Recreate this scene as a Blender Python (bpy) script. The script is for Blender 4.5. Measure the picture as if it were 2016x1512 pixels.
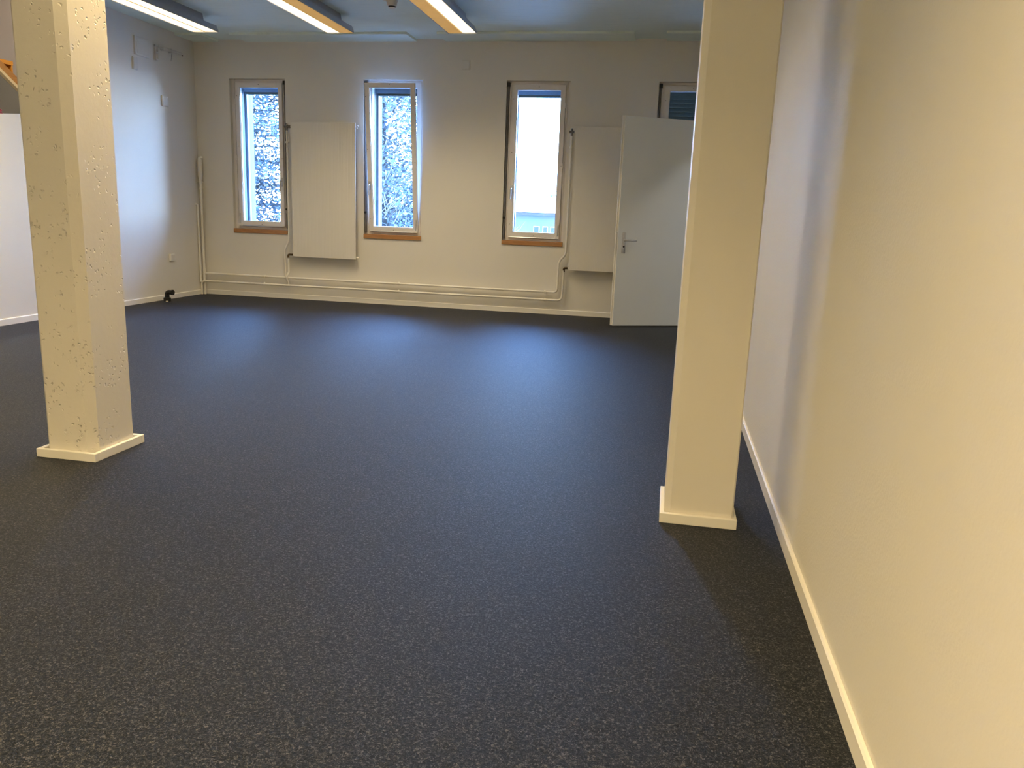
import bpy, bmesh, math, random
from mathutils import Vector, Matrix
random.seed(7)
for o in list(bpy.data.objects):
    bpy.data.objects.remove(o)
SC = bpy.context.scene
COL = SC.collection

# ------------------------------------------------------------------ camera, world, exposure
YAW, PITCH, ROLL, FPX, CAM_H = -0.18358513, -0.21064415, 0.03748908, 1572.1228, 1.1
fw = Vector((math.sin(YAW) * math.cos(PITCH), math.cos(YAW) * math.cos(PITCH), math.sin(PITCH)))
rt = Vector((math.cos(YAW), -math.sin(YAW), 0))
up = rt.cross(fw)
r2 = rt * math.cos(ROLL) + up * math.sin(ROLL)
u2 = up * math.cos(ROLL) - rt * math.sin(ROLL)
cam_d = bpy.data.cameras.new('camera')
cam = bpy.data.objects.new('camera', cam_d)
COL.objects.link(cam)
m3 = Matrix((r2, u2, -fw)).transposed()
cam.matrix_world = Matrix.Translation((0, 0, CAM_H)) @ m3.to_4x4()
cam_d.sensor_width = 36
cam_d.lens = FPX / 2016 * 36
cam_d.clip_start = 0.02
cam_d.clip_end = 300
SC.camera = cam

SKY = 52.0           # daylight outside
LAMP = 42.0          # watts of each ceiling luminaire near the viewer
LAMPFAR = 22.5       # the same, for the three over the far end
world = bpy.data.worlds.new('sky')
SC.world = world
world.use_nodes = True
wn = world.node_tree
wn.nodes.clear()
w_out = wn.nodes.new('ShaderNodeOutputWorld')
w_bg = wn.nodes.new('ShaderNodeBackground')
w_tc = wn.nodes.new('ShaderNodeTexCoord')
w_sep = wn.nodes.new('ShaderNodeSeparateXYZ')
w_ramp = wn.nodes.new('ShaderNodeValToRGB')
for _pos, _col in ((0.0, (0.97, 1.21, 1.60)), (0.14, (0.53, 0.80, 1.28)), (0.40, (0.26, 0.53, 1.14)), (1.0, (0.14, 0.34, 0.91))):
    if _pos in (0.0, 1.0):
        _e = w_ramp.color_ramp.elements[0 if _pos == 0.0 else -1]
    else:
        _e = w_ramp.color_ramp.elements.new(_pos)
    _e.position = _pos
    _e.color = (*_col, 1)
wn.links.new(w_tc.outputs['Generated'], w_sep.inputs[0])
wn.links.new(w_sep.outputs['Z'], w_ramp.inputs[0])
wn.links.new(w_ramp.outputs[0], w_bg.inputs['Color'])
w_bg.inputs['Strength'].default_value = SKY
wn.links.new(w_bg.outputs[0], w_out.inputs[0])

SC.view_settings.view_transform = 'Standard'
SC.view_settings.look = 'None'
SC.view_settings.gamma = 1
SC.view_settings.use_curve_mapping = False
SC.view_settings.exposure = 0.0

# ------------------------------------------------------------------ materials
MATS = {}

def new_mat(name):
    m = bpy.data.materials.new(name)
    m.use_nodes = True
    nt = m.node_tree
    b = nt.nodes['Principled BSDF']
    MATS[name] = m
    return m, nt, b

def N(nt, t, **kw):
    n = nt.nodes.new(t)
    for k, v in kw.items():
        if k.startswith('i_'):
            n.inputs[k[2:].replace('_', ' ')].default_value = v
        else:
            setattr(n, k, v)
    return n

def ramp(nt, src, stops):
    r = nt.nodes.new('ShaderNodeValToRGB')
    cr = r.color_ramp
    while len(cr.elements) < len(stops):
        cr.elements.new(0.5)
    for e, (p, c) in zip(cr.elements, stops):
        e.position = p
        e.color = (c[0], c[1], c[2], 1) if not isinstance(c, (int, float)) else (c, c, c, 1)
    nt.links.new(src, r.inputs[0])
    return r.outputs[0]

def obj_coords(nt, scale=(1, 1, 1)):
    tc = N(nt, 'ShaderNodeTexCoord')
    mp = N(nt, 'ShaderNodeMapping')
    mp.inputs['Scale'].default_value = scale
    nt.links.new(tc.outputs['Object'], mp.inputs[0])
    return mp.outputs[0]

def bump(nt, b, height, strength, dist=0.01):
    bp = N(nt, 'ShaderNodeBump')
    bp.inputs['Strength'].default_value = strength
    bp.inputs['Distance'].default_value = dist
    nt.links.new(height, bp.inputs['Height'])
    nt.links.new(bp.outputs[0], b.inputs['Normal'])
    return bp

def paint(name, col, rough=0.6, var=0.06, scale=6.0, bscale=90.0, bstr=0.1, spec=0.4, metallic=0.0):
    m, nt, b = new_mat(name)
    v = obj_coords(nt)
    nz = N(nt, 'ShaderNodeTexNoise')
    nz.inputs['Scale'].default_value = scale
    nz.inputs['Detail'].default_value = 4
    nt.links.new(v, nz.inputs['Vector'])
    lo = tuple(c * (1 - var) for c in col)
    hi = tuple(min(1, c * (1 + var)) for c in col)
    nt.links.new(ramp(nt, nz.outputs[0], [(0.3, lo), (0.7, hi)]), b.inputs['Base Color'])
    b.inputs['Roughness'].default_value = rough
    b.inputs['Specular IOR Level'].default_value = spec
    b.inputs['Metallic'].default_value = metallic
    if bstr:
        n2 = N(nt, 'ShaderNodeTexNoise')
        n2.inputs['Scale'].default_value = bscale
        n2.inputs['Detail'].default_value = 5
        nt.links.new(v, n2.inputs['Vector'])
        bump(nt, b, n2.outputs[0], bstr, 0.004)
    return m

WALL = paint('wall_paint', (0.80, 0.775, 0.72), 0.65, 0.015, 1.5, 160, 0.12)
WALLR = paint('woodchip_paint', (0.80, 0.775, 0.72), 0.62, 0.015, 1.5, 120, 0.25)
WHITE = paint('white_trim', (0.88, 0.86, 0.81), 0.4, 0.015, 4, 60, 0.02)
ENAMEL = paint('radiator_enamel', (0.78, 0.755, 0.70), 0.35, 0.01, 4, 60, 0.0)
PIPE = paint('pipe_paint', (0.87, 0.84, 0.77), 0.35, 0.02, 8, 60, 0.03)
FRAME = paint('window_frame_paint', (0.84, 0.81, 0.80), 0.35, 0.02, 8, 60, 0.02)
DOORM = paint('door_laminate', (0.80, 0.83, 0.86), 0.45, 0.01, 3, 60, 0.0)
DOOREDGE = paint('door_edge', (0.85, 0.82, 0.76), 0.4, 0.01, 3, 60, 0.0)
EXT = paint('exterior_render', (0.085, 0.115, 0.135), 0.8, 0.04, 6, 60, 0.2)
EXTFRAME = paint('blind_rail_metal', (0.10, 0.15, 0.21), 0.45, 0.03, 6, 60, 0.0, metallic=0.2)
BLACK = paint('black_plastic', (0.012, 0.012, 0.014), 0.45, 0.1, 20, 60, 0.05)
DARK = paint('dark_groove', (0.19, 0.175, 0.17), 0.6, 0.1, 20, 60, 0.0)
STEEL = paint('brushed_steel', (0.62, 0.62, 0.64), 0.35, 0.05, 60, 200, 0.02, metallic=0.85)
ALU = paint('luminaire_aluminium', (0.42, 0.43, 0.46), 0.38, 0.04, 30, 200, 0.02, metallic=0.6)
BRASS = paint('valve_bronze', (0.10, 0.065, 0.03), 0.4, 0.15, 60, 200, 0.05, metallic=0.5)
CHROME = paint('valve_grey', (0.20, 0.19, 0.20), 0.35, 0.1, 60, 200, 0.05, metallic=0.5)
PLASTIC = paint('cover_plastic', (0.74, 0.71, 0.66), 0.45, 0.02, 20, 60, 0.0)
GREYWALL = paint('stairwell_paint', (0.58, 0.565, 0.55), 0.7, 0.04, 1.2, 90, 0.1)
RED = paint('red_fabric', (0.22, 0.015, 0.03), 0.8, 0.35, 18, 200, 0.3)
ROOF = paint('roof_tile', (0.75, 0.72, 0.70), 0.8, 0.1, 3, 20, 0.3)
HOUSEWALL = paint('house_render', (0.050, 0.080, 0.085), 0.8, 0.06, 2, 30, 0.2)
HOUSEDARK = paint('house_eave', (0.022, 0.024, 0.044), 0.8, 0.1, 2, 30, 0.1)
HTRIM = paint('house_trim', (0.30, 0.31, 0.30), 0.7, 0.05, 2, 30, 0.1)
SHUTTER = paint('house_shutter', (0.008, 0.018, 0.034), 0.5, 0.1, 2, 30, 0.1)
YARD_BOUNCE = paint('pale_yard_bounce', (0.24, 0.24, 0.23), 0.9, 0.2, 3, 80, 0.4)  # unseen ground, made pale to reflect daylight up to the ceiling
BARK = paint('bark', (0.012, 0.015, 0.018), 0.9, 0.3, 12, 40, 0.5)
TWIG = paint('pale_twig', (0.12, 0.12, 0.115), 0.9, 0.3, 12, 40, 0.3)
BLINDM = paint('blind_slat', (0.055, 0.060, 0.045), 0.8, 0.04, 4, 60, 0.0)

def wood(name, c1, c2, axis_scale, rough=0.45):
    m, nt, b = new_mat(name)
    v = obj_coords(nt, axis_scale)
    nz = N(nt, 'ShaderNodeTexNoise')
    nz.inputs['Scale'].default_value = 4
    nz.inputs['Detail'].default_value = 6
    nz.inputs['Distortion'].default_value = 0.6
    nt.links.new(v, nz.inputs['Vector'])
    nt.links.new(ramp(nt, nz.outputs[0], [(0.3, c1), (0.7, c2)]), b.inputs['Base Color'])
    b.inputs['Roughness'].default_value = rough
    bump(nt, b, nz.outputs[0], 0.05, 0.003)
    return m

SILL = wood('sill_beech', (0.36, 0.16, 0.055), (0.50, 0.25, 0.09), (2, 20, 30))
STAIR = wood('stair_pine', (0.66, 0.27, 0.03), (0.80, 0.36, 0.05), (20, 3, 20))
STRING = wood('stringer_pine', (0.42, 0.19, 0.05), (0.52, 0.25, 0.07), (20, 2, 20))
STRIP = paint('stair_edge_strip', (0.80, 0.66, 0.42), 0.5, 0.04, 8, 60, 0.0)

def carpet():
    m, nt, b = new_mat('needle_felt_carpet')
    v = obj_coords(nt)
    n1 = N(nt, 'ShaderNodeTexNoise')
    n1.inputs['Scale'].default_value = 175
    n1.inputs['Detail'].default_value = 3
    n1.inputs['Roughness'].default_value = 0.7
    n1.inputs['Distortion'].default_value = 1.2
    nt.links.new(v, n1.inputs['Vector'])
    n2 = N(nt, 'ShaderNodeTexNoise')
    n2.inputs['Scale'].default_value = 95
    n2.inputs['Detail'].default_value = 3
    n2.inputs['Distortion'].default_value = 0.8
    nt.links.new(v, n2.inputs['Vector'])
    mx = N(nt, 'ShaderNodeMath', operation='MULTIPLY_ADD')
    mx.inputs[1].default_value = 0.22
    nt.links.new(n2.outputs[0], mx.inputs[0])
    s1 = N(nt, 'ShaderNodeMath', operation='MULTIPLY')
    s1.inputs[1].default_value = 0.78
    nt.links.new(n1.outputs[0], s1.inputs[0])
    nt.links.new(s1.outputs[0], mx.inputs[2])
    fibre = ramp(nt, mx.outputs[0], [(0.385, (0.0006, 0.0006, 0.0010)), (0.475, (0.0056, 0.0057, 0.0078)),
                                     (0.54, (0.0175, 0.0178, 0.0222)), (0.63, (0.108, 0.101, 0.102))])
    # large, weak tone drift of worn felt
    n3 = N(nt, 'ShaderNodeTexNoise')
    n3.inputs['Scale'].default_value = 1.3
    n3.inputs['Detail'].default_value = 3
    nt.links.new(v, n3.inputs['Vector'])
    drift = ramp(nt, n3.outputs[0], [(0.3, 0.9), (0.7, 1.08)])
    mm = N(nt, 'ShaderNodeMix', data_type='RGBA', blend_type='MULTIPLY')
    mm.inputs['Factor'].default_value = 1
    nt.links.new(fibre, mm.inputs['A'])
    nt.links.new(drift, mm.inputs['B'])
    nt.links.new(mm.outputs['Result'], b.inputs['Base Color'])
    b.inputs['Roughness'].default_value = 0.57
    b.inputs['Specular IOR Level'].default_value = 0.33
    b.inputs['Specular Tint'].default_value = (0.52, 0.70, 1.0, 1)
    b.inputs['Sheen Weight'].default_value = 0.0
    b.inputs['Sheen Roughness'].default_value = 0.5
    bump(nt, b, mx.outputs[0], 0.5, 0.004)
    return m
CARPET = carpet()

def ceiling_mat():
    m, nt, b = new_mat('board_marked_ceiling_paint')
    v = obj_coords(nt, (1.2, 22, 1))
    n1 = N(nt, 'ShaderNodeTexNoise')
    n1.inputs['Scale'].default_value = 3
    n1.inputs['Detail'].default_value = 8
    n1.inputs['Roughness'].default_value = 0.65
    nt.links.new(v, n1.inputs['Vector'])
    nt.links.new(ramp(nt, n1.outputs[0], [(0.25, (0.66, 0.76, 0.68)), (0.42, (0.84, 0.94, 0.86)), (0.75, (0.86, 0.96, 0.88))]),
                 b.inputs['Base Color'])
    b.inputs['Roughness'].default_value = 0.6
    bump(nt, b, n1.outputs[0], 0.35, 0.01)
    return m
CEIL = ceiling_mat()

def concrete(name, pits):
    """painted concrete with blow holes along the formwork edges"""
    m, nt, b = new_mat(name)
    v = obj_coords(nt)
    col = (0.80, 0.765, 0.70)
    nz = N(nt, 'ShaderNodeTexNoise')
    nz.inputs['Scale'].default_value = 4
    nz.inputs['Detail'].default_value = 5
    nt.links.new(v, nz.inputs['Vector'])
    nt.links.new(ramp(nt, nz.outputs[0], [(0.3, tuple(c * .98 for c in col)), (0.7, col)]), b.inputs['Base Color'])
    b.inputs['Roughness'].default_value = 0.5
    fine = N(nt, 'ShaderNodeTexNoise')
    fine.inputs['Scale'].default_value = 40
    fine.inputs['Detail'].default_value = 6
    nt.links.new(v, fine.inputs['Vector'])
    f0 = N(nt, 'ShaderNodeMath', operation='MULTIPLY')
    f0.inputs[1].default_value = 0.10
    nt.links.new(fine.outputs[0], f0.inputs[0])
    vo = N(nt, 'ShaderNodeTexVoronoi')
    vo.inputs['Scale'].default_value = 45
    dist = N(nt, 'ShaderNodeTexNoise')
    dist.inputs['Scale'].default_value = 60
    nt.links.new(v, dist.inputs['Vector'])
    mixv = N(nt, 'ShaderNodeMix', data_type='RGBA', blend_type='LINEAR_LIGHT')
    mixv.inputs['Factor'].default_value = 0.012
    nt.links.new(v, mixv.inputs['A'])
    nt.links.new(dist.outputs['Color'], mixv.inputs['B'])
    nt.links.new(mixv.outputs['Result'], vo.inputs['Vector'])
    hole = ramp(nt, vo.outputs['Distance'], [(0.06, 1.0), (0.30, 0.0)])
    msk = N(nt, 'ShaderNodeTexNoise')
    msk.inputs['Scale'].default_value = 7
    msk.inputs['Detail'].default_value = 3
    nt.links.new(v, msk.inputs['Vector'])
    mk = ramp(nt, msk.outputs[0], [(0.54 - 0.05 * pits, 0.0), (0.60 - 0.05 * pits, 1.0)])
    hm = N(nt, 'ShaderNodeMath', operation='MULTIPLY')
    nt.links.new(hole, hm.inputs[0])
    nt.links.new(mk, hm.inputs[1])
    sub = N(nt, 'ShaderNodeMath', operation='SUBTRACT')
    nt.links.new(f0.outputs[0], sub.inputs[0])
    nt.links.new(hm.outputs[0], sub.inputs[1])
    bump(nt, b, sub.outputs[0], 0.8 if pits > 0 else 0.15, 0.008)
    return m
CONC = concrete('pitted_painted_concrete', 1.0)
CONC2 = concrete('smooth_painted_concrete', -1.0)

def glass():
    m, nt, b = new_mat('window_glass')
    nt.nodes.remove(b)
    out = nt.nodes['Material Output']
    tr = N(nt, 'ShaderNodeBsdfTransparent')
    tr.inputs[0].default_value = (0.93, 0.96, 0.97, 1)
    gl = N(nt, 'ShaderNodeBsdfGlossy')
    gl.inputs['Roughness'].default_value = 0.02
    fr = N(nt, 'ShaderNodeFresnel')
    fr.inputs[0].default_value = 1.45
    mx = N(nt, 'ShaderNodeMixShader')
    nt.links.new(fr.outputs[0], mx.inputs[0])
    nt.links.new(tr.outputs[0], mx.inputs[1])
    nt.links.new(gl.outputs[0], mx.inputs[2])
    nt.links.new(mx.outputs[0], out.inputs[0])
    return m
GLASS = glass()

def emit(name, col, s):
    m, nt, b = new_mat(name)
    b.inputs['Base Color'].default_value = (0.8, 0.75, 0.6, 1)
    b.inputs['Emission Color'].default_value = (*col, 1)
    b.inputs['Emission Strength'].default_value = s
    return m
LIT = emit('lamp_diffuser_lit', (1.0, 0.80, 0.50), 2.2)
DIM = emit('lamp_louvre_glow', (1.0, 0.66, 0.25), 1.05)
LED = emit('detector_cap', (0.8, 0.9, 0.9), 0.15)

def leafmat(name, c1, c2):
    m, nt, b = new_mat(name)
    v = obj_coords(nt)
    nz = N(nt, 'ShaderNodeTexNoise')
    nz.inputs['Scale'].default_value = 1.7
    nz.inputs['Detail'].default_value = 5
    nt.links.new(v, nz.inputs['Vector'])
    nt.links.new(ramp(nt, nz.outputs[0], [(0.3, c1), (0.7, c2)]), b.inputs['Base Color'])
    b.inputs['Roughness'].default_value = 0.5
    return m
LEAF1 = leafmat('hazed_cedar_needles', (0.006, 0.017, 0.030), (0.022, 0.042, 0.060))  # blue of haze and exposure is mixed into the needle colour
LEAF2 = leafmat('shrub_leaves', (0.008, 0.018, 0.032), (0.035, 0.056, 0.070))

# ------------------------------------------------------------------ mesh helpers
class MB:
    def __init__(s):
        s.v = []
        s.f = []
        s.smooth = False

    def add(s, vs, fs):
        k = len(s.v)
        s.v += [tuple(p) for p in vs]
        s.f += [tuple(i + k for i in f) for f in fs]
        return s

    def box(s, x0, x1, y0, y1, z0, z1, bev=0.0):
        if bev <= 0:
            vs = [(x, y, z) for z in (z0, z1) for y in (y0, y1) for x in (x0, x1)]
            return s.add(vs, [(0, 2, 3, 1), (4, 5, 7, 6), (0, 1, 5, 4), (2, 6, 7, 3), (0, 4, 6, 2), (1, 3, 7, 5)])
        bm = bmesh.new()
        bmesh.ops.create_cube(bm, size=1)
        for p in bm.verts:
            p.co = Vector(((x0 + x1) / 2 + p.co.x * (x1 - x0), (y0 + y1) / 2 + p.co.y * (y1 - y0), (z0 + z1) / 2 + p.co.z * (z1 - z0)))
        bmesh.ops.bevel(bm, geom=bm.edges[:], offset=bev, segments=2, profile=0.5, affect='EDGES')
        return s.frombm(bm)

    def frombm(s, bm):
        bm.verts.ensure_lookup_table()
        for i, p in enumerate(bm.verts):
            p.index = i
        s.add([p.co[:] for p in bm.verts], [[q.index for q in f.verts] for f in bm.faces])
        bm.free()
        return s

    def prism(s, prof, axis, a, b):
        """extrude closed 2D profile along an axis; profile is in the two other axes in xyz order"""
        def P(u, w, t):
            return {'x': (t, u, w), 'y': (u, t, w), 'z': (u, w, t)}[axis]
        n = len(prof)
        vs = [P(u, w, a) for u, w in prof] + [P(u, w, b) for u, w in prof]
        fs = [tuple(range(n))[::-1], tuple(range(n, 2 * n))] + [(i, (i + 1) % n, n + (i + 1) % n, n + i) for i in range(n)]
        return s.add(vs, fs)

    def tube(s, pts, r, n=10, cap=True):
        pts = [Vector(p) for p in pts]
        rs = r if isinstance(r, (list, tuple)) else [r] * len(pts)
        t0 = (pts[1] - pts[0]).normalized()
        ref = Vector((0, 0, 1)) if abs(t0.z) < 0.9 else Vector((1, 0, 0))
        nrm = t0.cross(ref).normalized()
        rings = []
        for i, p in enumerate(pts):
            if i == 0:
                t = (pts[1] - p).normalized()
            elif i == len(pts) - 1:
                t = (p - pts[i - 1]).normalized()
            else:
                t = ((pts[i + 1] - p).normalized() + (p - pts[i - 1]).normalized()).normalized()
            nrm = (nrm - t * nrm.dot(t)).normalized()
            bn = t.cross(nrm)
            rings.append([p + (nrm * math.cos(2 * math.pi * k / n) + bn * math.sin(2 * math.pi * k / n)) * rs[i] for k in range(n)])
        vs = [q for ring in rings for q in ring]
        fs = []
        for i in range(len(rings) - 1):
            for k in range(n):
                fs.append((i * n + k, i * n + (k + 1) % n, (i + 1) * n + (k + 1) % n, (i + 1) * n + k))
        if cap:
            fs.append(tuple(range(n))[::-1])
            fs.append(tuple(range((len(rings) - 1) * n, len(rings) * n)))
        return s.add(vs, fs)

    def lathe(s, prof, c, n=24):
        """profile [(r,z)] revolved about the vertical through c"""
        vs, fs = [], []
        for r, z in prof:
            for k in range(n):
                a = 2 * math.pi * k / n
                vs.append((c[0] + r * math.cos(a), c[1] + r * math.sin(a), c[2] + z))
        for i in range(len(prof) - 1):
            for k in range(n):
                fs.append((i * n + k, i * n + (k + 1) % n, (i + 1) * n + (k + 1) % n, (i + 1) * n + k))
        fs.append(tuple(range(n))[::-1])
        fs.append(tuple(range((len(prof) - 1) * n, len(prof) * n)))
        return s.add(vs, fs)

def fillet(pts, r, n=6):
    pts = [Vector(p) for p in pts]
    out = [pts[0]]
    for a, b, c in zip(pts, pts[1:], pts[2:]):
        d1, d2 = (a - b), (c - b)
        rr = min(r, d1.length * .49, d2.length * .49)
        p, q = b + d1.normalized() * rr, b + d2.normalized() * rr
        for i in range(n + 1):
            t = i / n
            out.append(p * (1 - t) ** 2 + b * 2 * t * (1 - t) + q * t * t)
    out.append(pts[-1])
    return out

def world_loc(o):
    v = Vector((0, 0, 0))
    while o:
        v += o.location
        o = o.parent
    return v

def obj(name, mb, mat, parent=None, smooth=False, origin=None):
    """link the collected shapes (given in room coordinates) as ONE mesh object"""
    me = bpy.data.meshes.new(name)
    off = world_loc(parent) if parent else Vector(origin if origin else (0, 0, 0))
    me.from_pydata([tuple(Vector(p) - off) for p in mb.v], [], mb.f)
    me.validate()
    bm = bmesh.new()
    bm.from_mesh(me)
    bmesh.ops.recalc_face_normals(bm, faces=bm.faces)
    bm.to_mesh(me)
    bm.free()
    me.materials.append(mat)
    if smooth:
        for p in me.polygons:
            p.use_smooth = True
        me.set_sharp_from_angle(angle=math.radians(40))
    o = bpy.data.objects.new(name, me)
    COL.objects.link(o)
    if parent:
        o.parent = parent
    else:
        o.location = off
    return o

def tag(o, label, cat=None, group=None, kind=None):
    o['label'] = label
    if cat:
        o['category'] = cat
    if group:
        o['group'] = group
    if kind:
        o['kind'] = kind
    return o

def thing(name, loc, label, cat, group=None, kind=None):
    o = bpy.data.objects.new(name, None)
    o.empty_display_size = 0.1
    COL.objects.link(o)
    o.location = loc
    return tag(o, label, cat, group, kind)

def copy_tree(o, parent=None):
    c = o.copy()
    COL.objects.link(c)
    c.parent = parent
    for ch in o.children:
        copy_tree(ch, c)
    return c

# ------------------------------------------------------------------ the room
D, XR, XL, H = 8.919, 0.478, -5.535, 2.915
YB = -3.4                       # wall behind the camera
SW = -8.7                       # far wall of the stairwell
OPY0, OPY1 = 3.0, 6.85          # opening above the half-height wall on the left
DO0, DO1 = 7.55, 8.64           # doorway in the right wall
XC = 2.2                        # far side of the corridor behind the door

fl = obj('floor', MB().box(SW, XC, YB, D, -0.2, 0.0), CARPET)
tag(fl, 'dark blue-grey speckled carpet covering the whole floor', 'floor', kind='structure')

o = obj('floor_bounce_stairwell', MB().box(SW, XL - .12, YB, D, 0.0, 0.02), PLASTIC)  # pale slab added to throw lamp light onto the stair underside
tag(o, 'unseen pale slab in the stairwell, added to bounce lamp light under the stairs', 'floor', kind='structure')
ce = obj('ceiling', MB().box(XL - 0.12, XC, YB, D, H, H + 0.25), CEIL)
tag(ce, 'grey painted concrete ceiling with board marks', 'ceiling', kind='structure')
for x0, x1 in ((XL, -5.216), (-4.88, -2.853), (-2.525, -0.485), (-0.168, XR)):
    obj('ceiling_board', MB().box(x0, x1, 8.557, D, 2.891, H), CEIL, ce)

# back wall with four openings
WC = [-4.757, -3.122, -1.490, 0.132]
HW = 0.345
WZ0, WZ1 = 0.80, 2.495
def holed(mb, xs, zs, y0, y1, holes):
    for xa, xb in zip(xs, xs[1:]):
        for za, zb in zip(zs, zs[1:]):
            cx, cz = (xa + xb) / 2, (za + zb) / 2
            if not any(h[0] < cx < h[1] and h[2] < cz < h[3] for h in holes):
                mb.box(xa, xb, y0, y1, za, zb)
mb = MB()
h1 = [(c - HW, min(c + HW, XR), WZ0, WZ1) for c in WC]
xs = sorted({XL - .12, XC} | {v for h in h1 for v in h[:2]})
holed(mb, xs, [0, WZ0, WZ1, H + .2], D, D + 0.12, h1)
h2 = [(c - .272, c + .272, 0.83, 2.455) for c in WC]
xs = sorted({XL - .12, XC} | {v for h in h2 for v in h[:2]})
wb = obj('wall_back', mb, WALL)
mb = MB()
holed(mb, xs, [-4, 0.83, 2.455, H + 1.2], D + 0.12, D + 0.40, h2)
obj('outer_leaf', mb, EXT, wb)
tag(wb, 'white far wall with four tall narrow windows', 'wall', kind='structure')

mb = MB()
mb.box(XL - .12, XL, OPY1, D, 0, H)
mb.box(XL - .12, XL, YB, OPY0, 0, H)
# the half-height part: its top edge rises a little towards the window wall
mb.prism([(OPY0, 0), (OPY1, 0), (OPY1, 1.845), (OPY0, 1.42)], 'x', XL - .12, XL)
wl = obj('wall_left', mb, WALL)
tag(wl, 'white left wall, full height by the windows and half height behind the column', 'wall', kind='structure')

mb = MB()
mb.box(XR, XR + .1, YB, DO0, 0, H)
mb.box(XR, XR + .1, DO1, D, 0, H)
mb.box(XR, XR + .1, DO0, DO1, 2.10, H)
wr = obj('wall_right', mb, WALLR)
tag(wr, 'cream painted right wall running past the near column', 'wall', kind='structure')
o = obj('wall_front', MB().box(SW, XC, YB - .15, YB, 0, 4.6), WALL)
tag(o, 'white wall behind the viewer', 'wall', kind='structure')
mb = MB().box(XC, XC + .1, YB, D, 0, H)
mb.box(XR + .1, XC, 6.2, 6.3, 0, H)
o = obj('wall_corridor', mb, WALL)
tag(o, 'white corridor wall beyond the open door', 'wall', kind='structure')
mb = MB().box(SW - .1, SW, YB, D + .4, 0, 4.6)
mb.box(SW, XL - .12, D, D + .4, 0, 4.6)
mb.box(SW, XL - .12, YB, D, 4.5, 4.6)
mb.box(XL - .12, XL - .06, YB, D, H + .2, 4.6)
o = obj('wall_stairwell', mb, GREYWALL)
tag(o, 'grey stairwell wall seen above the half-height wall', 'wall', kind='structure')

# baseboards
def bb_prof(sx, base):      # profile across the board: thickness t, height hh, eased top
    t, hh = 0.012, 0.056
    return [(base, 0), (base + sx * t, 0), (base + sx * t, hh - .006), (base + sx * (t - .005), hh), (base, hh)]
o = obj('baseboard_back', MB().prism([(y, z) for y, z in bb_prof(-1, D)], 'x', XL, XR), WHITE)
tag(o, 'white baseboard along the window wall', 'baseboard', kind='structure')
o = obj('baseboard_left', MB().prism(bb_prof(1, XL), 'y', YB, D - .012), WHITE)
tag(o, 'white baseboard along the left wall', 'baseboard', kind='structure')
br = thing('baseboard_right', (XR, 0, 0), 'white baseboard in butted lengths along the right wall', 'baseboard', kind='structure')
for ya, yb in ((YB, 0.55), (0.553, 2.878), (2.8805, 5.2), (5.203, DO0 - .06)):
    obj('board', MB().prism(bb_prof(-1, XR - 0.001), 'y', ya, yb), WHITE, br)

# ------------------------------------------------------------------ columns
def column(x0, x1, y0, y1, ch, mat, label, bx0, bx1, by0, by1, ch_r=None):
    t = thing('column', ((x0 + x1) / 2, (y0 + y1) / 2, 0), label, 'column')
    c2 = ch_r or ch
    prof = [(x0 + ch, y0), (x1 - c2, y0), (x1, y0 + c2), (x1, y1 - ch), (x1 - ch, y1), (x0 + ch, y1), (x0, y1 - ch), (x0, y0 + ch)]
    obj('shaft', MB().prism(prof, 'z', 0, H), mat, t)
    hb = 0.037
    # four white boards round the foot, mitred visually by butting
    e = 0.0
    obj('base_board', MB().box(bx0, bx1, by0, y0 - e, 0, hb, 0.002), WHITE, t)
    obj('base_board', MB().box(bx0, bx1, y1 + e, by1, 0, hb, 0.002), WHITE, t)
    obj('base_board', MB().box(bx0, x0, y0, y1, 0, hb, 0.002), WHITE, t)
    obj('base_board', MB().box(x1, bx1, y0, y1, 0, hb, 0.002), WHITE, t)
    return t
column(-2.580, -2.332, 2.876, 3.166, 0.034, CONC, 'white pitted concrete column with chamfered corners on the left', -2.600, -2.314, 2.857, 3.186)
column(0.060, 0.308, 2.867, 3.142, 0.022, CONC2, 'smooth cream concrete column close to the right wall', 0.044, 0.322, 2.848, 3.160, 0.005)

# ------------------------------------------------------------------ windows
def tilt_children(objs, pivot_y, pivot_z, ang):
    for o in objs:
        off = world_loc(o.parent)
        M = Matrix.Translation(Vector((0, pivot_y, pivot_z)) - Vector((0, off.y, off.z))) @ Matrix.Rotation(ang, 4, 'X') @ Matrix.Translation(-(Vector((0, pivot_y, pivot_z)) - Vector((0, off.y, off.z))))
        o.data.transform(M)

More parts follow.
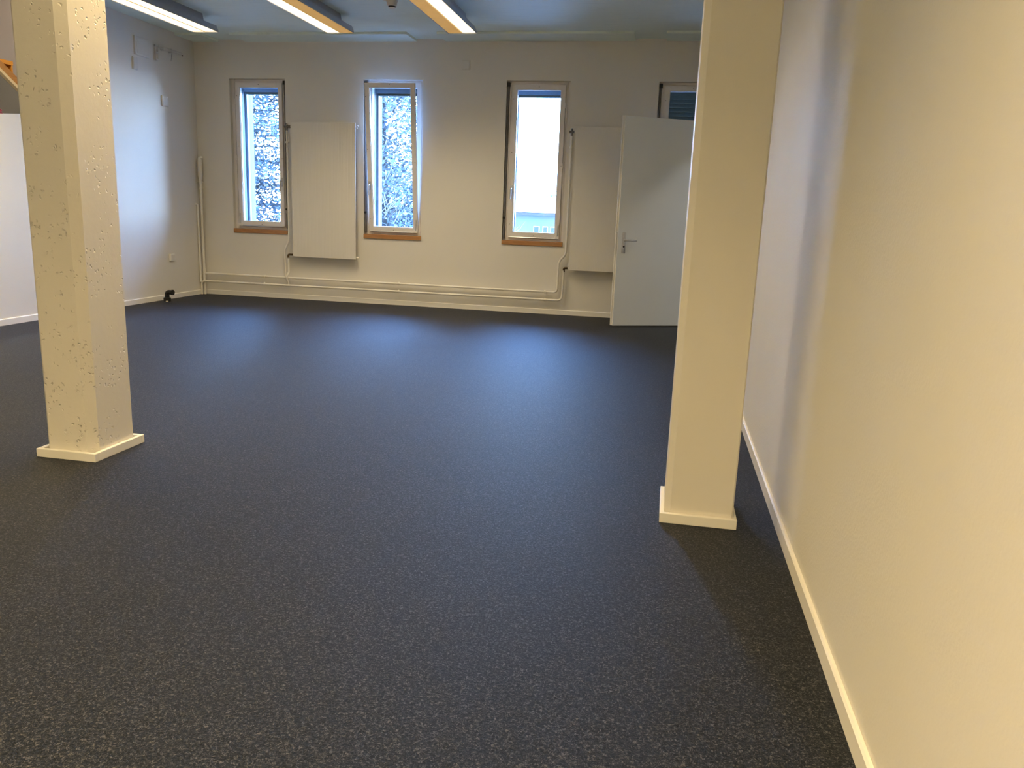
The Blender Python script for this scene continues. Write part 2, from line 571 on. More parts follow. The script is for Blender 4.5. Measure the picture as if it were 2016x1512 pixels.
def window(n, c, handle, label, tilt=0.0, blind=False):
    t = thing('window_%d' % n, (c, D, 0.80), label, 'window', kind='structure')
    yf0, yf1 = D + 0.052, D + 0.118
    xr = min(c + HW, XR)
    fr = MB()
    fi, z0, z1 = 0.262, 0.875, 2.42
    fr.box(c - HW, c - fi, yf0, yf1, WZ0, WZ1)
    fr.box(c + fi, xr, yf0, yf1, WZ0, WZ1)
    fr.box(c - fi, c + fi, yf0, yf1, WZ0, z0)
    fr.box(c - fi, c + fi, yf0, yf1, z1, WZ1)
    # a lip that the sash closes against
    fr.box(c - HW + .028, c - HW + .04, yf0 - .010, yf0, WZ0, WZ1)
    fr.box(xr - .04, xr - .028, yf0 - .010, yf0, WZ0, WZ1)
    fr.box(c - HW + .028, xr - .028, yf0 - .010, yf0, WZ1 - .028, WZ1 - .016)
    frame = obj('frame', fr, FRAME, t)
    # sash
    s = 1 if handle == 'right' else -1          # handle side
    sx0, sx1, sz0, sz1 = c - .280, c + .295, 0.848, 2.452
    sx1 = min(sx1, XR - .012)
    gx0, gx1, gz0, gz1 = sx0 + .047, sx1 - .047, 0.893, 2.407
    ys0, ys1 = D + 0.018, D + 0.056
    sm = MB()
    for a in ((sx0, gx0, sz0, sz1), (gx1, sx1, sz0, sz1), (gx0, gx1, sz0, gz0), (gx0, gx1, gz1, sz1)):
        sm.box(a[0], a[1], ys0, ys1, a[2], a[3])
    # glazing bead
    bd = 0.006
    for a in ((gx0, gx0 + bd, gz0, gz1), (gx1 - bd, gx1, gz0, gz1), (gx0, gx1, gz0, gz0 + bd), (gx0, gx1, gz1 - bd, gz1)):
        sm.box(a[0], a[1], ys0 + .012, ys1, a[2], a[3])
    moved = []
    sash = obj('sash', sm, FRAME, t); moved.append(sash)
    pane = obj('pane', MB().box(gx0, gx1, ys0 + .022, ys0 + .026, gz0, gz1), GLASS, sash); moved.append(pane)
    # screw dots on the sash
    for (px, pz) in ((c + .007, sz1 - .016), (sx0 + .012, 2.31), (sx0 + .012, 1.75), (sx0 + .012, 0.98), (sx1 - .012, 1.62), (c + .007, sz0 + .013)):
        moved.append(obj('screw_cap', MB().tube([(px, ys0 - .002, pz), (px, ys0 + .002, pz)], 0.0045, 8), DARK, sash))
    # handle: plate and lever
    hx = (sx1 - .022) if s > 0 else (sx0 + .022)
    hd = obj('handle', MB().box(hx - .013, hx + .013, ys0 - .008, ys0 + .001, 1.305, 1.405, .003), STEEL, sash, True); moved.append(hd)
    lev = MB().tube(fillet([(hx, ys0 - .006, 1.365), (hx, ys0 - .045, 1.365), (hx - .002, ys0 - .05, 1.25)], .015), .0085, 8)
    moved.append(obj('lever', lev, STEEL, hd, True))
    # hinge parts on the other side: barrels, corner arm
    gx = (sx0 - .006) if s > 0 else (sx1 + .006)
    for z in (2.25, 1.62):
        moved.append(obj('hinge', MB().tube([(gx, ys0 + .004, z - .03), (gx, ys0 + .004, z + .03)], 0.007, 8), FRAME, sash, True))
    ax = (sx0 + .018) if s > 0 else (sx1 - .018)
    obj('corner_arm', MB().tube([(ax, ys0 - .012, 0.862), (ax - s * .004, ys0 - .012, 0.985)], 0.0065, 8), STEEL, t, True)
    obj('corner_hinge', MB().box(ax - .022, ax + .022, ys0 - .016, ys0 + .001, 0.836, 0.868, .003), FRAME, t)
    # drip rail under the sash
    obj('bottom_rail', MB().tube([(sx0 + .01, ys0 - .004, 0.838), (sx1 - .01, ys0 - .004, 0.838)], 0.0075, 8), STEEL, t, True)
    # blind crank: groove, rod, guide, gear at the top, on the handle side
    e = (xr - .016) if s > 0 else (c - HW + .016)
    obj('crank_groove', MB().box(e - .010, e + .010, D + .022, yf0, 0.815, 2.47), DARK, t)
    rd = obj('crank_rod', MB().tube([(e, D + .012, 0.83), (e, D + .012, 2.45)], 0.0055, 8), CHROME, t, True)
    obj('crank_grip', MB().tube([(e, D + .012, 0.83), (e, D + .012, 1.0)], 0.009, 8), DARK, rd, True)
    obj('crank_clip', MB().box(e - .012, e + .012, D + .004, D + .022, 1.035, 1.058, .003), BLACK, t)
    obj('crank_gear', MB().box(e - .016, e + .02, D + .004, D + .03, 2.436, 2.478, .003), BLACK, t)
    # outside: blind guide rails, blind box with folded slats
    for sg in (-1, 1):
        x = c + sg * .255
        obj('guide_rail', MB().box(x - .014, x + .014, D + .20, D + .235, 0.84, 2.40), EXTFRAME, t)
        obj('outer_frame', MB().box(x - .03 if sg < 0 else x + .004, x - .004 if sg < 0 else x + .03, D + .12, D + .17, 0.83, 2.45), EXT, t)
    obj('blind_box', MB().box(c - .27, c + .27, D + .16, D + .29, 2.435 if blind else 2.375, 2.453), EXTFRAME, t)
    obj('outer_sill', MB().prism([(D + .12, .845), (D + .45, .815), (D + .45, .80), (D + .12, .83)], 'x', c - .272, c + .272), EXT, t)
    if not blind:
        for k in range(4):
            obj('slat', MB().box(c - .24, c + .24, D + .185, D + .255, 2.353 + k * .0065, 2.357 + k * .0065), BLINDM, t)
    else:
        z = 2.412
        sl = None
        while z > 0.86:
            a = math.radians(62)
            dy, dz = .026 * math.cos(a), .026 * math.sin(a)
            if sl is None:
                sl = obj('slat', MB().prism([(D + .218 - dy, z + dz), (D + .218 - dy * .2, z + dz * .1 + .002), (D + .218 + dy, z - dz), (D + .217 + dy, z - dz - .001), (D + .218 - dy * .2, z + dz * .1 - .001), (D + .217 - dy, z + dz - .001)], 'x', c - .24, c + .24), BLINDM, t)
                zs0 = z
            else:
                q = sl.copy()
                COL.objects.link(q)
                q.parent = t
                q.location.z = z - zs0
            z -= .043
    # wooden inner sill
    obj('window_sill', MB().box(c - HW - .001, xr, D - .014, yf0 + .004, 0.755, 0.803, .003), SILL, t)
    if tilt:
        tilt_children(moved, ys1, sz0, tilt)
    return t
window(1, WC[0], 'right', 'tall window nearest the left corner with dense tree behind, handle on its right')
window(2, WC[1], 'left', 'tall window tilted open at the top, beside the first radiator', tilt=math.radians(6.0))
window(3, WC[2], 'left', 'closed tall window with bright white sky and a house roof below')
window(4, WC[3], 'left', 'window with lowered blue-green blind, mostly hidden behind the open door', blind=True)

# ------------------------------------------------------------------ the open door
dp0, dp1 = Vector((-0.509, 8.173, 0)), Vector((0.462, 8.638, 0))
ddir = (dp1 - dp0).normalized()
dn = Vector((ddir.y, -ddir.x, 0))            # faces the room
DW = (dp1 - dp0).length
door = thing('door_1', (0, 0, 0), 'light grey door leaf standing open in front of the far right window', 'door', kind='structure')
def dbox(mb, t0, t1, n0, n1, z0, z1, bev=0.0):
    k = len(mb.v)
    mb.box(t0, t1, n0, n1, z0, z1, bev)
    for i in range(k, len(mb.v)):
        a, b_, z = mb.v[i]
        p = dp0 + ddir * a + dn * b_
        mb.v[i] = (p.x, p.y, z)
    return mb
def dpt(a, b_, z):
    p = dp0 + ddir * a + dn * b_
    return (p.x, p.y, z)
lf = obj('leaf', dbox(MB(), .014, DW, -.0255, 0, .012, 2.066, .0015), DOORM, door)
obj('rebate_lip', dbox(MB(), 0, DW, -.042, -.026, .012, 2.070, .0015), DOOREDGE, door)
obj('edge_band', dbox(MB(), .0125, .0142, -.024, -.002, .014, 2.064), DOOREDGE, door)
obj('lock_plate', dbox(MB(), .0112, .0128, -.022, -.004, .735, .955), STEEL, door)
pl = obj('handle', dbox(MB(), .060, .098, 0, .008, .748, .952, .003), STEEL, door, True)
obj('lever', MB().tube(fillet([dpt(.079, .004, .876), dpt(.079, .052, .876), dpt(.195, .056, .876)], .018), .0095, 10), STEEL, pl, True)
obj('keyhole', MB().tube([dpt(.079, .006, .812), dpt(.079, .0095, .812)], .0095, 14), BLACK, pl)
fm = MB()
fm.box(XR - .012, XR + .112, DO0 - .05, DO0 + .012, 0, 2.11)
fm.box(XR - .012, XR + .112, DO1 - .004, DO1 + .05, 0, 2.11)
fm.box(XR - .012, XR + .112, DO0 - .05, DO1 + .05, 2.088, 2.14)
obj('door_frame', fm, DOOREDGE, door)

# ------------------------------------------------------------------ radiators
def radiator(x0, x1, label, valve_top, valve_low, plug):
    z0, z1 = 0.515, 2.017
    yf, yb = D - 0.10, D - 0.045
    t = thing('panel_radiator', ((x0 + x1) / 2, D, z0), label, 'radiator')
    # fluted front panel: shallow vertical grooves as one continuous sheet
    n = 44
    prof = []
    pitch = (x1 - x0) / n
    for i in range(n):
        a = x0 + i * pitch
        prof += [(a + .002, yf), (a + pitch - .004, yf), (a + pitch - .001, yf + .0005)]
    prof[0] = (x0, yf)
    prof[-1] = (x1, yf)
    prof += [(x1, yf + .010), (x0, yf + .010)]
    obj('front_panel', MB().prism(prof, 'z', z0 + .006, z1 - .006), ENAMEL, t)
    for ze in (z0, z1):
        obj('edge_rail', MB().box(x0, x1, yf + .0005, yf + .011, ze - .007, ze + .007, .002), ENAMEL, t)
    obj('back_panel', MB().box(x0 + .02, x1 - .02, yb - .015, yb, z0 + .02, z1 - .02), ENAMEL, t)
    for z in (z0 + .2, z1 - .2):
        for x in (x0 + .12, x1 - .12):
            obj('wall_bracket', MB().box(x - .015, x + .015, yb, D, z - .02, z + .02), ENAMEL, t)
    # headers left and right (round collector ends)
    for z in (z0 + .012, z1 - .045):
        obj('collector', MB().tube([(x0 - .012, yf + .03, z), (x1 + .012, yf + .03, z)], .012, 12), ENAMEL, t, True)
    if plug:
        obj('bleed_plug', MB().tube([(x1 + .010, yf + .03, z0 + .012), (x1 + .028, yf + .03, z0 + .012)], [.012, .008], 10), WHITE, t, True)
        obj('end_cap', MB().tube([(x1 + .010, yf + .03, z1 - .03), (x1 + .026, yf + .03, z1 - .03)], [.010, .008], 10), ENAMEL, t, True)
    # valves
    vx, vy = valve_top
    v = MB().tube([(x0 - .002, vy, 1.972), (vx - .026, vy, 1.972)], [.013, .014], 12)
    vo = obj('valve', v, CHROME, t, True)
    vb = MB().tube([(vx, vy, 1.925), (vx, vy, 1.955), (vx, vy, 1.995), (vx, vy, 2.008)], [.010, .013, .011, .007], 12)
    obj('valve_body', vb, CHROME, vo, True)
    lx, ly = valve_low
    obj('return_valve', MB().tube(fillet([(lx, ly, .482), (lx, ly, .527), (x0 + .01, ly, .527)], .02), .0125, 10), BRASS, t, True)
    return t
PY = D - .05
radiator(-4.306, -3.530, 'flat white radiator between the first and second windows', (-4.377, PY), (-4.391, PY), True)
radiator(-1.055, -0.262, 'flat white radiator beside the open door, partly hidden by it', (-1.098, PY), (-1.112, PY), False)

# ------------------------------------------------------------------ heating pipes
PR = .0125
sup = thing('heating_pipe', (-5.49, PY, 0), 'upper white heating pipe along the window wall with risers to both radiators', 'pipe')
run = fillet([(-5.49, PY, .253), (-1.174, PY, .253), (-1.174, PY, .60), (-1.098, PY, .67), (-1.098, PY, 1.93)], .05, 6)
obj('pipe_run', MB().tube(run, PR, 10), PIPE, sup, True)
obj('radiator_riser', MB().tube(fillet([(-4.432, PY, .253), (-4.432, PY, .59), (-4.377, PY, .68), (-4.377, PY, 1.93)], .05, 6), PR * .85, 10), PIPE, sup, True)
obj('corner_riser', MB().tube([(-5.49, PY, 0), (-5.488, PY, 1.40)], .0155, 12), PIPE, sup, True)
wrap = MB().tube([(-5.488, PY, 1.36), (-5.488, PY, 1.40), (-5.488, PY, 1.575), (-5.488, PY, 1.612)], [.017, .027, .027, .014], 12)
obj('pipe_sleeve', wrap, PIPE, sup, True)
obj('vent_valve', MB().tube([(-5.488, PY, 1.598), (-5.455, PY, 1.612)], [.008, .010], 8), PIPE, sup, True)
def clamp(par, x, z, vertical=False):
    mb = MB()
    if vertical:
        mb.tube([(x, PY, z - .009), (x, PY, z + .009)], .022, 12)
    else:
        mb.tube([(x - .009, PY, z), (x + .009, PY, z)], .0185, 12)
    mb.box(x - .006, x + .006, PY, D - .001, z - .006, z + .006)
    obj('pipe_clamp', mb, PIPE, par, True)
for x in (-4.70, -3.02, -1.31):
    clamp(sup, x, .253)
for x, z in ((-4.377, 1.80), (-1.098, 1.81), (-5.488, 1.25)):
    clamp(sup, x, z, True)
obj('wall_stay', MB().tube([(XL, PY + .0, 1.325), (-5.46, PY, 1.325)], .006, 8), PIPE, sup, True)
ret = thing('heating_pipe', (-5.515, PY - .005, 0), 'lower white heating pipe along the window wall bending down at the left corner', 'pipe')
# the foot of the bend stands in the corner just in front of the riser
run = fillet([(-5.512, PY - .03, 0), (-5.512, PY - .03, .163), (-1.118, PY, .166), (-1.112, PY, .50)], .055, 6)
obj('pipe_run', MB().tube(run, PR, 10), PIPE, ret, True)
obj('radiator_return', MB().tube(fillet([(-4.398, PY, .165), (-4.398, PY, .205), (-4.402, PY - .034, .235), (-4.402, PY - .034, .275), (-4.391, PY, .31), (-4.391, PY, .49)], .03, 5), PR, 10), PIPE, ret, True)
for x in (-4.70, -3.02, -1.31):
    clamp(ret, x, .165)
crn = obj('heating_pipe', MB().tube(fillet([(-5.518, PY - .035, .15), (-5.518, PY - .035, 1.045), (-5.518, PY - .035, 1.06), (XL - .02, PY - .06, 1.075)], .02, 6), .0125, 10), PIPE, None, True, (-5.518, PY - .035, 0))
tag(crn, 'short thin white pipe rising in the left corner beside the tall riser', 'pipe')

# ------------------------------------------------------------------ small fittings on the walls
def lplate(name, y0, y1, z0, z1, d, mat, label, cat, inner=True):
    t = thing(name, (XL, (y0 + y1) / 2, z0), label, cat)
    obj('plate', MB().box(XL, XL + d, y0, y1, z0, z1, min(.003, d * .3)), mat, t)
    return t
t = lplate('access_panel', 7.834, 8.062, 2.556, 2.742, .016, WALL, 'square white access panel high on the left wall', 'panel')
obj('cover', MB().box(XL + .016, XL + .021, 7.862, 8.052, 2.574, 2.722, .0015), WALL, t)
t = lplate('junction_cover', 7.790, 7.868, 2.406, 2.530, .014, PLASTIC, 'small upright cover plate below the access panel on the left wall', 'cover')
obj('lid', MB().box(XL + .014, XL + .018, 7.797, 7.861, 2.414, 2.522, .0015), PLASTIC, t)
t = lplate('blank_cover', 8.253, 8.372, 2.104, 2.215, .014, PLASTIC, 'square beige blank cover in the middle of the left wall', 'cover')
obj('lid', MB().box(XL + .014, XL + .018, 8.263, 8.362, 2.114, 2.205, .0015), PLASTIC, t)
obj('screw_cap', MB().tube([(XL + .017, 8.34, 2.196), (XL + .021, 8.34, 2.196)], .006, 8), WHITE, t)
t = lplate('wall_socket', 8.246, 8.324, 0.427, 0.507, .024, WHITE, 'white surface-mounted socket low on the left wall above the black pipe', 'socket')
obj('face', MB().box(XL + .024, XL + .028, 8.254, 8.316, .435, .499, .002), PLASTIC, t)
t = thing('blank_cover', (-2.292, D, 2.60), 'square cover plate on the window wall between second and third windows', 'cover')
obj('plate', MB().box(-2.340, -2.246, D - .014, D, 2.602, 2.699, .003), WALL, t)
obj('lid', MB().box(-2.332, -2.254, D - .018, D - .014, 2.610, 2.691, .0015), WALL, t)
# bracket with conduit rods high on the left wall
t = thing('wall_bracket', (XL, 8.17, 2.56), 'white slotted metal bracket holding two rods high on the left wall', 'bracket')
mb = MB()
for a in ((8.172, 8.182), (8.212, 8.222)):
    mb.box(XL, XL + .02, a[0], a[1], 2.575, 2.715)
for z in (2.560, 2.632, 2.70):
    mb.box(XL, XL + .02, 8.172, 8.222, z, z + .017)
obj('slotted_plate', mb, PLASTIC, t)
obj('rod', MB().tube([(XL + .035, 8.20, 2.712), (XL + .035, 8.63, 2.712)], .006, 8), PLASTIC, t, True)
obj('rod', MB().tube([(XL + .035, 8.22, 2.690), (XL + .035, 8.62, 2.690)], .006, 8), PLASTIC, t, True)
for y in (8.29, 8.43):
    obj('rod_clip', MB().box(XL, XL + .045, y - .008, y + .008, 2.678, 2.722, .003), PLASTIC, t)
obj('rod_tip', MB().tube([(XL + .035, 8.62, 2.690), (XL + .035, 8.64, 2.690)], .007, 8), BLACK, t, True)
obj('pull_cord', MB().tube([(XL + .035, 8.44, 2.69), (XL + .012, 8.452, 2.60)], .0016, 6), CHROME, t)

# black waste-pipe elbow standing on the carpet
t = thing('pipe_elbow', (-5.412, 7.993, 0), 'black plastic pipe elbow standing on the carpet by the left wall', 'pipe')
obj('collar', MB().lathe([(.036, 0), (.040, .003), (.040, .040), (.036, .044), (.030, .044)], (-5.414, 7.993, 0), 20), BLACK, t, True)
obj('bend', MB().tube(fillet([(-5.414, 7.993, .03), (-5.414, 7.993, .104), (-5.336, 7.985, .104)], .05, 8), .026, 16), BLACK, t, True)
obj('rim', MB().tube([(-5.346, 7.986, .104), (-5.334, 7.985, .104)], .030, 16), BLACK, t, True)
obj('clip', MB().box(-5.402, -5.378, 7.945, 7.957, 0.0, .012, .002), PLASTIC, t)

# smoke detector
t = thing('smoke_detector', (-2.58, 7.33, H), 'small round smoke detector on the ceiling between two luminaires', 'detector')
obj('base_plate', MB().lathe([(.052, -.012), (.054, 0)], (-2.58, 7.33, H), 24), PLASTIC, t, True)
obj('housing', MB().lathe([(.034, -.048), (.042, -.042), (.048, -.012)], (-2.58, 7.33, H), 24), PLASTIC, t, True)
obj('sensor_gap', MB().lathe([(.030, -.058), (.034, -.048)], (-2.58, 7.33, H), 24), BLACK, t, True)
obj('cap', MB().lathe([(.010, -.072), (.026, -.066), (.031, -.058)], (-2.58, 7.33, H), 24), WHITE, t, True)
obj('cable', MB().tube([(-2.63, 7.33, H - .004), (-2.72, 7.05, H - .004), (-2.74, 6.4, H - .004)], .006, 8), WHITE, t, True)

# ------------------------------------------------------------------ ceiling luminaires
LZ = 2.775
def luminaire(xc, y1, label, halves=('lit', 'lit'), length=1.62, w=0.285, LZ=LZ, H=H, watts=None, tint=(1.0, 0.74, 0.37), spread=125):
    y0 = y1 - length
    t = thing('ceiling_luminaire', (xc, y0, LZ), label, 'lamp', 'linear ceiling luminaires in rows')
    hw = w / 2
    prof = [(xc - hw, LZ), (xc - hw, LZ + .008), (xc - hw + .022, LZ + .062), (xc + hw - .022, LZ + .062), (xc + hw, LZ + .008), (xc + hw, LZ),
            (xc + hw - .006, LZ), (xc + hw - .006, LZ + .012), (xc - hw + .006, LZ + .012), (xc - hw + .006, LZ)]
    obj('housing', MB().prism(prof, 'y', y0, y1), ALU, t)
    for ye in ((y0 - .003, y0), (y1, y1 + .003)):
        obj('end_plate', MB().prism([(xc - hw, LZ - .002), (xc + hw, LZ - .002), (xc + hw, LZ + .01), (xc + hw - .022, LZ + .064), (xc - hw + .022, LZ + .064), (xc - hw, LZ + .01)], 'y', *ye), ALU, t)
    obj('mounting_box', MB().prism([(xc - .085, LZ + .062), (xc + .085, LZ + .062), (xc + .070, H), (xc - .070, H)], 'y', y0 + .16, y1 - .16), ALU, t)
    for k, kind in enumerate(halves):
        xa, xb = (xc - hw + .007, xc - .004) if k == 0 else (xc + .004, xc + hw - .007)
        obj('diffuser', MB().box(xa, xb, y0 + .004, y1 - .004, LZ + .006, LZ + .011), LIT if kind == 'lit' else DIM, t)
        if kind != 'lit':
            mbf = MB()
            y = y0 + .02
            while y < y1 - .01:
                mbf.box(xa, xb, y, y + .003, LZ - .001, LZ + .006)
                y += .026
            lv = obj('louvre', mbf, LOUV, t)
            lv['kind'] = 'stuff'
    ld = bpy.data.lights.new('lamp_light', 'AREA')
    ld.shape = 'RECTANGLE'
    ld.size, ld.size_y = w - .03, length - .04
    ld.energy = watts or LAMP
    ld.color = tint
    ld.spread = math.radians(spread)
    lo = bpy.data.objects.new('lamp_light', ld)
    COL.objects.link(lo)
    lo.parent = t
    lo.location = (0, (y1 - y0) / 2, -.003)
    obj('centre_rib', MB().prism([(xc - .004, LZ + .011), (xc + .004, LZ + .011), (xc, LZ - .001)], 'y', y0 + .004, y1 - .004), LOUV, t)
    return t
LOUV = paint('louvre_blade', (0.80, 0.66, 0.42), 0.4, 0.02, 10, 60, 0.0)
luminaire(-4.751, 7.885, 'leftmost of the three visible ceiling luminaires, both halves brightly lit', watts=2.0)
luminaire(-3.330, 7.945, 'middle one of the three visible ceiling luminaires, its right half dim orange', ('lit', 'dim'), watts=LAMPFAR, tint=(1.0, 0.80, 0.50))
l3 = luminaire(-2.095, 7.975, 'rightmost of the three visible ceiling luminaires, its left half dim orange', ('dim', 'lit'), watts=LAMPFAR, tint=(1.0, 0.80, 0.50))
# the rows go on over and behind the viewer, outside the picture
for x, y, w_, where in ((-4.751, 5.6, 45, 'over the left of the room'), (-2.095, 4.2, 31, 'over the middle of the room'), (-0.80, 6.40, 10, 'added over the floor to brighten the open door'), (-0.80, 4.60, 10, 'between the two columns near the right wall'),  # the luminaire by the door is added to brighten the leaf
                    (-4.3, 0.9, 14, 'above the viewer, third from the right wall'), (-2.4, 0.9, 14, 'above the viewer, second from the right wall'),
                    (-0.75, 0.9, 66, 'above the viewer, next to the right wall'), (-4.3, -1.3, 84, 'far behind the viewer, third from the right wall'),
                    (-2.4, -1.3, 84, 'far behind the viewer, second from the right wall'), (-0.75, -1.3, 84, 'far behind the viewer, next to the right wall')):
    luminaire(x, y, 'lit ceiling luminaire outside the picture, ' + where, watts=w_)
luminaire(-6.3, 7.6, 'lit ceiling luminaire high in the stairwell outside the picture', LZ=4.36, H=4.5, watts=60.0, tint=(1.0, 0.90, 0.74), spread=178)
luminaire(1.35, 8.3, 'unseen luminaire added in the corridor to brighten the open door', watts=10.0, tint=(0.85, 0.92, 1.0))  # added cool lamp, out of view, lighting the door leaf

# ------------------------------------------------------------------ stairwell
st = thing('staircase', (-7.45, 7.7, 0), 'orange wooden staircase rising behind the half-height wall at left edge', 'staircase')
SL = -0.65
def zs(y):          # underside line of the near stringer
    return 2.355 + SL * (y - 7.672)
ya, yb = 5.2, 8.45
obj('edge_strip', MB().prism([(ya, zs(ya)), (yb, zs(yb)), (yb, zs(yb) + .038), (ya, zs(ya) + .038)], 'x', -7.04, -6.995), STRIP, st)
obj('stringer', MB().prism([(ya, zs(ya) + .038), (yb, zs(yb) + .038), (yb, zs(yb) + .125), (ya, zs(ya) + .125)], 'x', -7.04, -7.0), STRING, st)
obj('stringer', MB().prism([(ya, zs(ya) + .012), (yb, zs(yb) + .012), (yb, zs(yb) + .33), (ya, zs(ya) + .33)], 'x', -8.0, -7.95), STAIR, st)
y = 8.40
while y > 5.3:
    z = zs(y) + .235
    obj('tread', MB().box(-7.97, -7.02, y - .29, y + .02, z - .02, z + .02), STAIR, st)
    obj('riser', MB().box(-7.97, -7.02, y - .275, y - .26, z - .0, z + .16), STAIR, st)
    y -= .27
obj('handrail', MB().tube([(-7.9, ya, zs(ya) + .62), (-7.9, yb, zs(yb) + .62)], .010, 8), DARK, st, True)
obj('landing', MB().box(-8.6, -6.9, 8.45, D, 1.50, 1.72), GREYWALL, st)
obj('soffit', MB().prism([(ya, zs(ya) - .004), (yb, zs(yb) - .004), (yb, zs(yb) + .012), (ya, zs(ya) + .012)], 'x', -8.0, -7.04), GREYWALL, st)

rb = bmesh.new()
bmesh.ops.create_icosphere(rb, subdivisions=3, radius=1)
for v in rb.verts:
    n = v.co.copy()
    k = 1 + .25 * math.sin(7 * n.x + 2) * math.sin(6 * n.y) + .15 * math.sin(13 * n.z + 5 * n.x)
    v.co = Vector((n.x * .055 * k, n.y * .16 * k, max(-.01, n.z * .062 * k)))
rm = MB().frombm(rb)
rm.v = [(a - 5.595, b_ + 5.925, c_ + 1.42 + (5.925 - OPY0) / (OPY1 - OPY0) * .425 + .012) for a, b_, c_ in rm.v]
o = obj('cloth', rm, RED, None, True, (-5.595, 5.925, 1.74))
tag(o, 'small dark red crumpled cloth on top of the half-height wall at left edge', 'cloth')

# ------------------------------------------------------------------ outside
lw_ = obj('yard', MB().box(-60, 40, D + .5, 90, -3.9, -3.8), YARD_BOUNCE)
tag(lw_, 'unseen yard outside the windows, made pale to bounce daylight onto the ceiling', 'yard', kind='structure')

def leaf_cloud(pts, size, rnd):
    mb = MB()
    V, F = [], []
    for (p, nrm) in pts:
        s = size * rnd.uniform(.6, 1.4)
        a = Vector((rnd.uniform(-1, 1), rnd.uniform(-1, 1), rnd.uniform(-.5, .5))).normalized()
        b_ = a.cross(Vector((rnd.uniform(-1, 1), rnd.uniform(-1, 1), rnd.uniform(-1, 1)))).normalized() * (s * .5)
        a = a * s
        k = len(V)
        V += [tuple(p - a), tuple(p + b_), tuple(p + a), tuple(p - b_)]
        F.append((k, k + 1, k + 2, k + 3))
    mb.v, mb.f = V, F
    return mb

def leafobj(name, mb, mat, parent):
    me = bpy.data.meshes.new(name)
    off = world_loc(parent)
    me.from_pydata([(a - off.x, b_ - off.y, c_ - off.z) for a, b_, c_ in mb.v], [], mb.f)
    me.materials.append(mat)
    o = bpy.data.objects.new(name, me)
    COL.objects.link(o)
    o.parent = parent
    o['kind'] = 'stuff'
    return o

def cedar(cx, cy, z0, z1, R, nleaf, seed, label):
    rnd = random.Random(seed)
    t = thing('conifer_tree', (cx, cy, z0), label, 'tree')
    obj('trunk', MB().tube([(cx, cy, z0), (cx + .05, cy, (z0 + z1) / 2), (cx, cy, z1)], [.22, .16, .04], 10), BARK, t, True)
    br, pts = MB(), []
    layers = []
    z = z0 + 1.2
    while z < z1:
        nb = 7
        a0 = rnd.uniform(0, 6.3)
        for k in range(nb):
            a = a0 + 2 * math.pi * k / nb + rnd.uniform(-.25, .25)
            L = R * (1 - .55 * (z - z0) / (z1 - z0)) * rnd.uniform(.75, 1.1)
            dz = rnd.uniform(-.35, .15)
            layers.append((a, L, z + rnd.uniform(-.18, .18), dz))
        z += .40
    for a, L, z, dz in layers:
        d = Vector((math.cos(a), math.sin(a), 0))
        p0 = Vector((cx, cy, z))
        p1 = p0 + d * L + Vector((0, 0, dz))
        br.tube([p0, (p0 + p1) / 2 + Vector((0, 0, .08)), p1], [.035, .022, .006], 5, False)
    per = nleaf // len(layers)
    for a, L, z, dz in layers:
        d = Vector((math.cos(a), math.sin(a), 0))
        sd = Vector((-d.y, d.x, 0))
        for i in range(per):
            t_ = rnd.uniform(.12, 1.05)
            wdt = .55 * (1.15 - t_)
            p = Vector((cx, cy, z + dz * t_ + .08 * math.sin(3.1 * t_))) + d * (L * t_) + sd * rnd.gauss(0, wdt * .7) + Vector((0, 0, rnd.gauss(0, .17)))
            pts.append((p, None))
    obj('branches', br, BARK, t)
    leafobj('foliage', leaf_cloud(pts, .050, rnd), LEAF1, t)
    return t
cedar(-11.3, 19.6, -3.8, 9.0, 3.2, 80000, 3, 'dark conifer tree filling the view through the leftmost window')

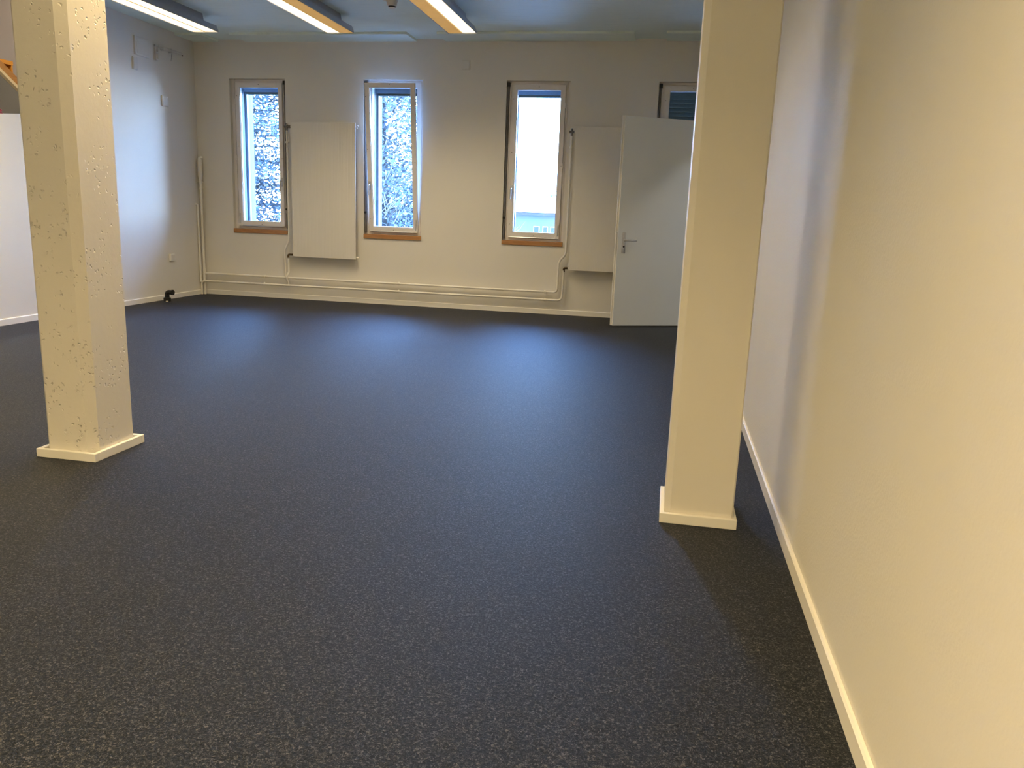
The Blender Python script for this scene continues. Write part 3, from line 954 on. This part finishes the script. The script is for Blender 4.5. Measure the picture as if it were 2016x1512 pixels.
def broadleaf(cx, cy, z0, z1, R, ncl, per, lsize, seed, label, name='leafy_tree', mat=LEAF2, twigs=130, trunk=.16):
    rnd = random.Random(seed)
    t = thing(name, (cx, cy, z0), label, 'tree' if 'tree' in name else 'shrub')
    obj('trunk', MB().tube([(cx, cy, z0), (cx + .1, cy, (z0 + z1) / 2), (cx, cy, z1 - .5)], [trunk, trunk * .7, .03], 8), BARK, t, True)
    tw, pts = MB(), []
    zc, hz = (z0 + z1) / 2 + .4, (z1 - z0) / 2 - .2
    for k in range(twigs):
        z = rnd.uniform(z0 + .6, z1 - .8)
        a = rnd.uniform(0, 6.3)
        L = rnd.uniform(.5, 1.0) * R
        p0 = Vector((cx, cy, z))
        p1 = p0 + Vector((math.cos(a) * L * .6, math.sin(a) * L * .6, L * rnd.uniform(.1, .6)))
        p2 = p1 + Vector((math.cos(a + .4) * L * .4, math.sin(a + .4) * L * .4, L * rnd.uniform(.0, .6)))
        tw.tube([p0, p1, p2], [.022, .013, .005], 5, False)
        for q in range(3):
            s = p0.lerp(p2, rnd.uniform(.5, 1))
            e = s + Vector((rnd.uniform(-.5, .5), rnd.uniform(-.5, .5), rnd.uniform(0, .7)))
            tw.tube([s, (s + e) / 2 + Vector((.04, 0, .03)), e], [.009, .006, .003], 4, False)
    for k in range(ncl):
        while True:
            u = Vector((rnd.uniform(-1, 1), rnd.uniform(-1, 1), rnd.uniform(-1, 1)))
            if u.length < 1:
                break
        c0 = Vector((cx + u.x * R, cy + u.y * R, zc + u.z * hz))
        for i in range(per):
            pts.append((c0 + Vector((rnd.gauss(0, .20), rnd.gauss(0, .20), rnd.gauss(0, .14))), None))
    obj('branches', tw, TWIG, t)
    if per:
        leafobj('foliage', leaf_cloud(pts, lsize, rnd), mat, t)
    return t
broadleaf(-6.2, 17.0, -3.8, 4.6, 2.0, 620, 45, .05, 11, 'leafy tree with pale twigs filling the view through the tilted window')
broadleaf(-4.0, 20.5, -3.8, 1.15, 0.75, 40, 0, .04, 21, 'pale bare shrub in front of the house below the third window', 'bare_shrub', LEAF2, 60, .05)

# neighbouring house
hy = 34.0
hs = thing('house', (-6, hy, -3.8), 'neighbouring house with pale tiled roof seen low through the third window', 'house')
obj('wall', MB().box(-14, 2, hy, hy + 9, -3.8, 1.05), HOUSEWALL, hs)
obj('eave', MB().box(-14.5, 2.5, hy - .55, hy + .1, 1.045, 1.165), HOUSEDARK, hs)
rf = obj('roof', MB().prism([(hy - .6, 1.165), (hy + 4.5, 4.0), (hy + 9.6, 1.165)], 'x', -14.5, 2.5), ROOF, hs)
obj('snow_guard', MB().tube([(-5.3, hy + .5, 1.86), (-4.3, hy + .5, 1.9)], .025, 6), SHUTTER, rf)
obj('antenna', MB().tube([(-5.05, hy + .55, 1.75), (-4.95, hy + .55, 2.05), (-4.4, hy + .55, 2.1)], .02, 6), SHUTTER, rf)
for xa, xb in ((-7.9, -7.6), (-6.7, -6.45), (-5.612, -5.408), (-5.22, -5.05), (-4.884, -4.71), (-3.9, -3.7)):
    wdw = obj('window', MB().box(xa - .03, xb + .03, hy - .03, hy + .02, .26, .60), HTRIM, hs)
    obj('pane', MB().box(xa, xb, hy - .05, hy - .02, .29, .57), SHUTTER, wdw)
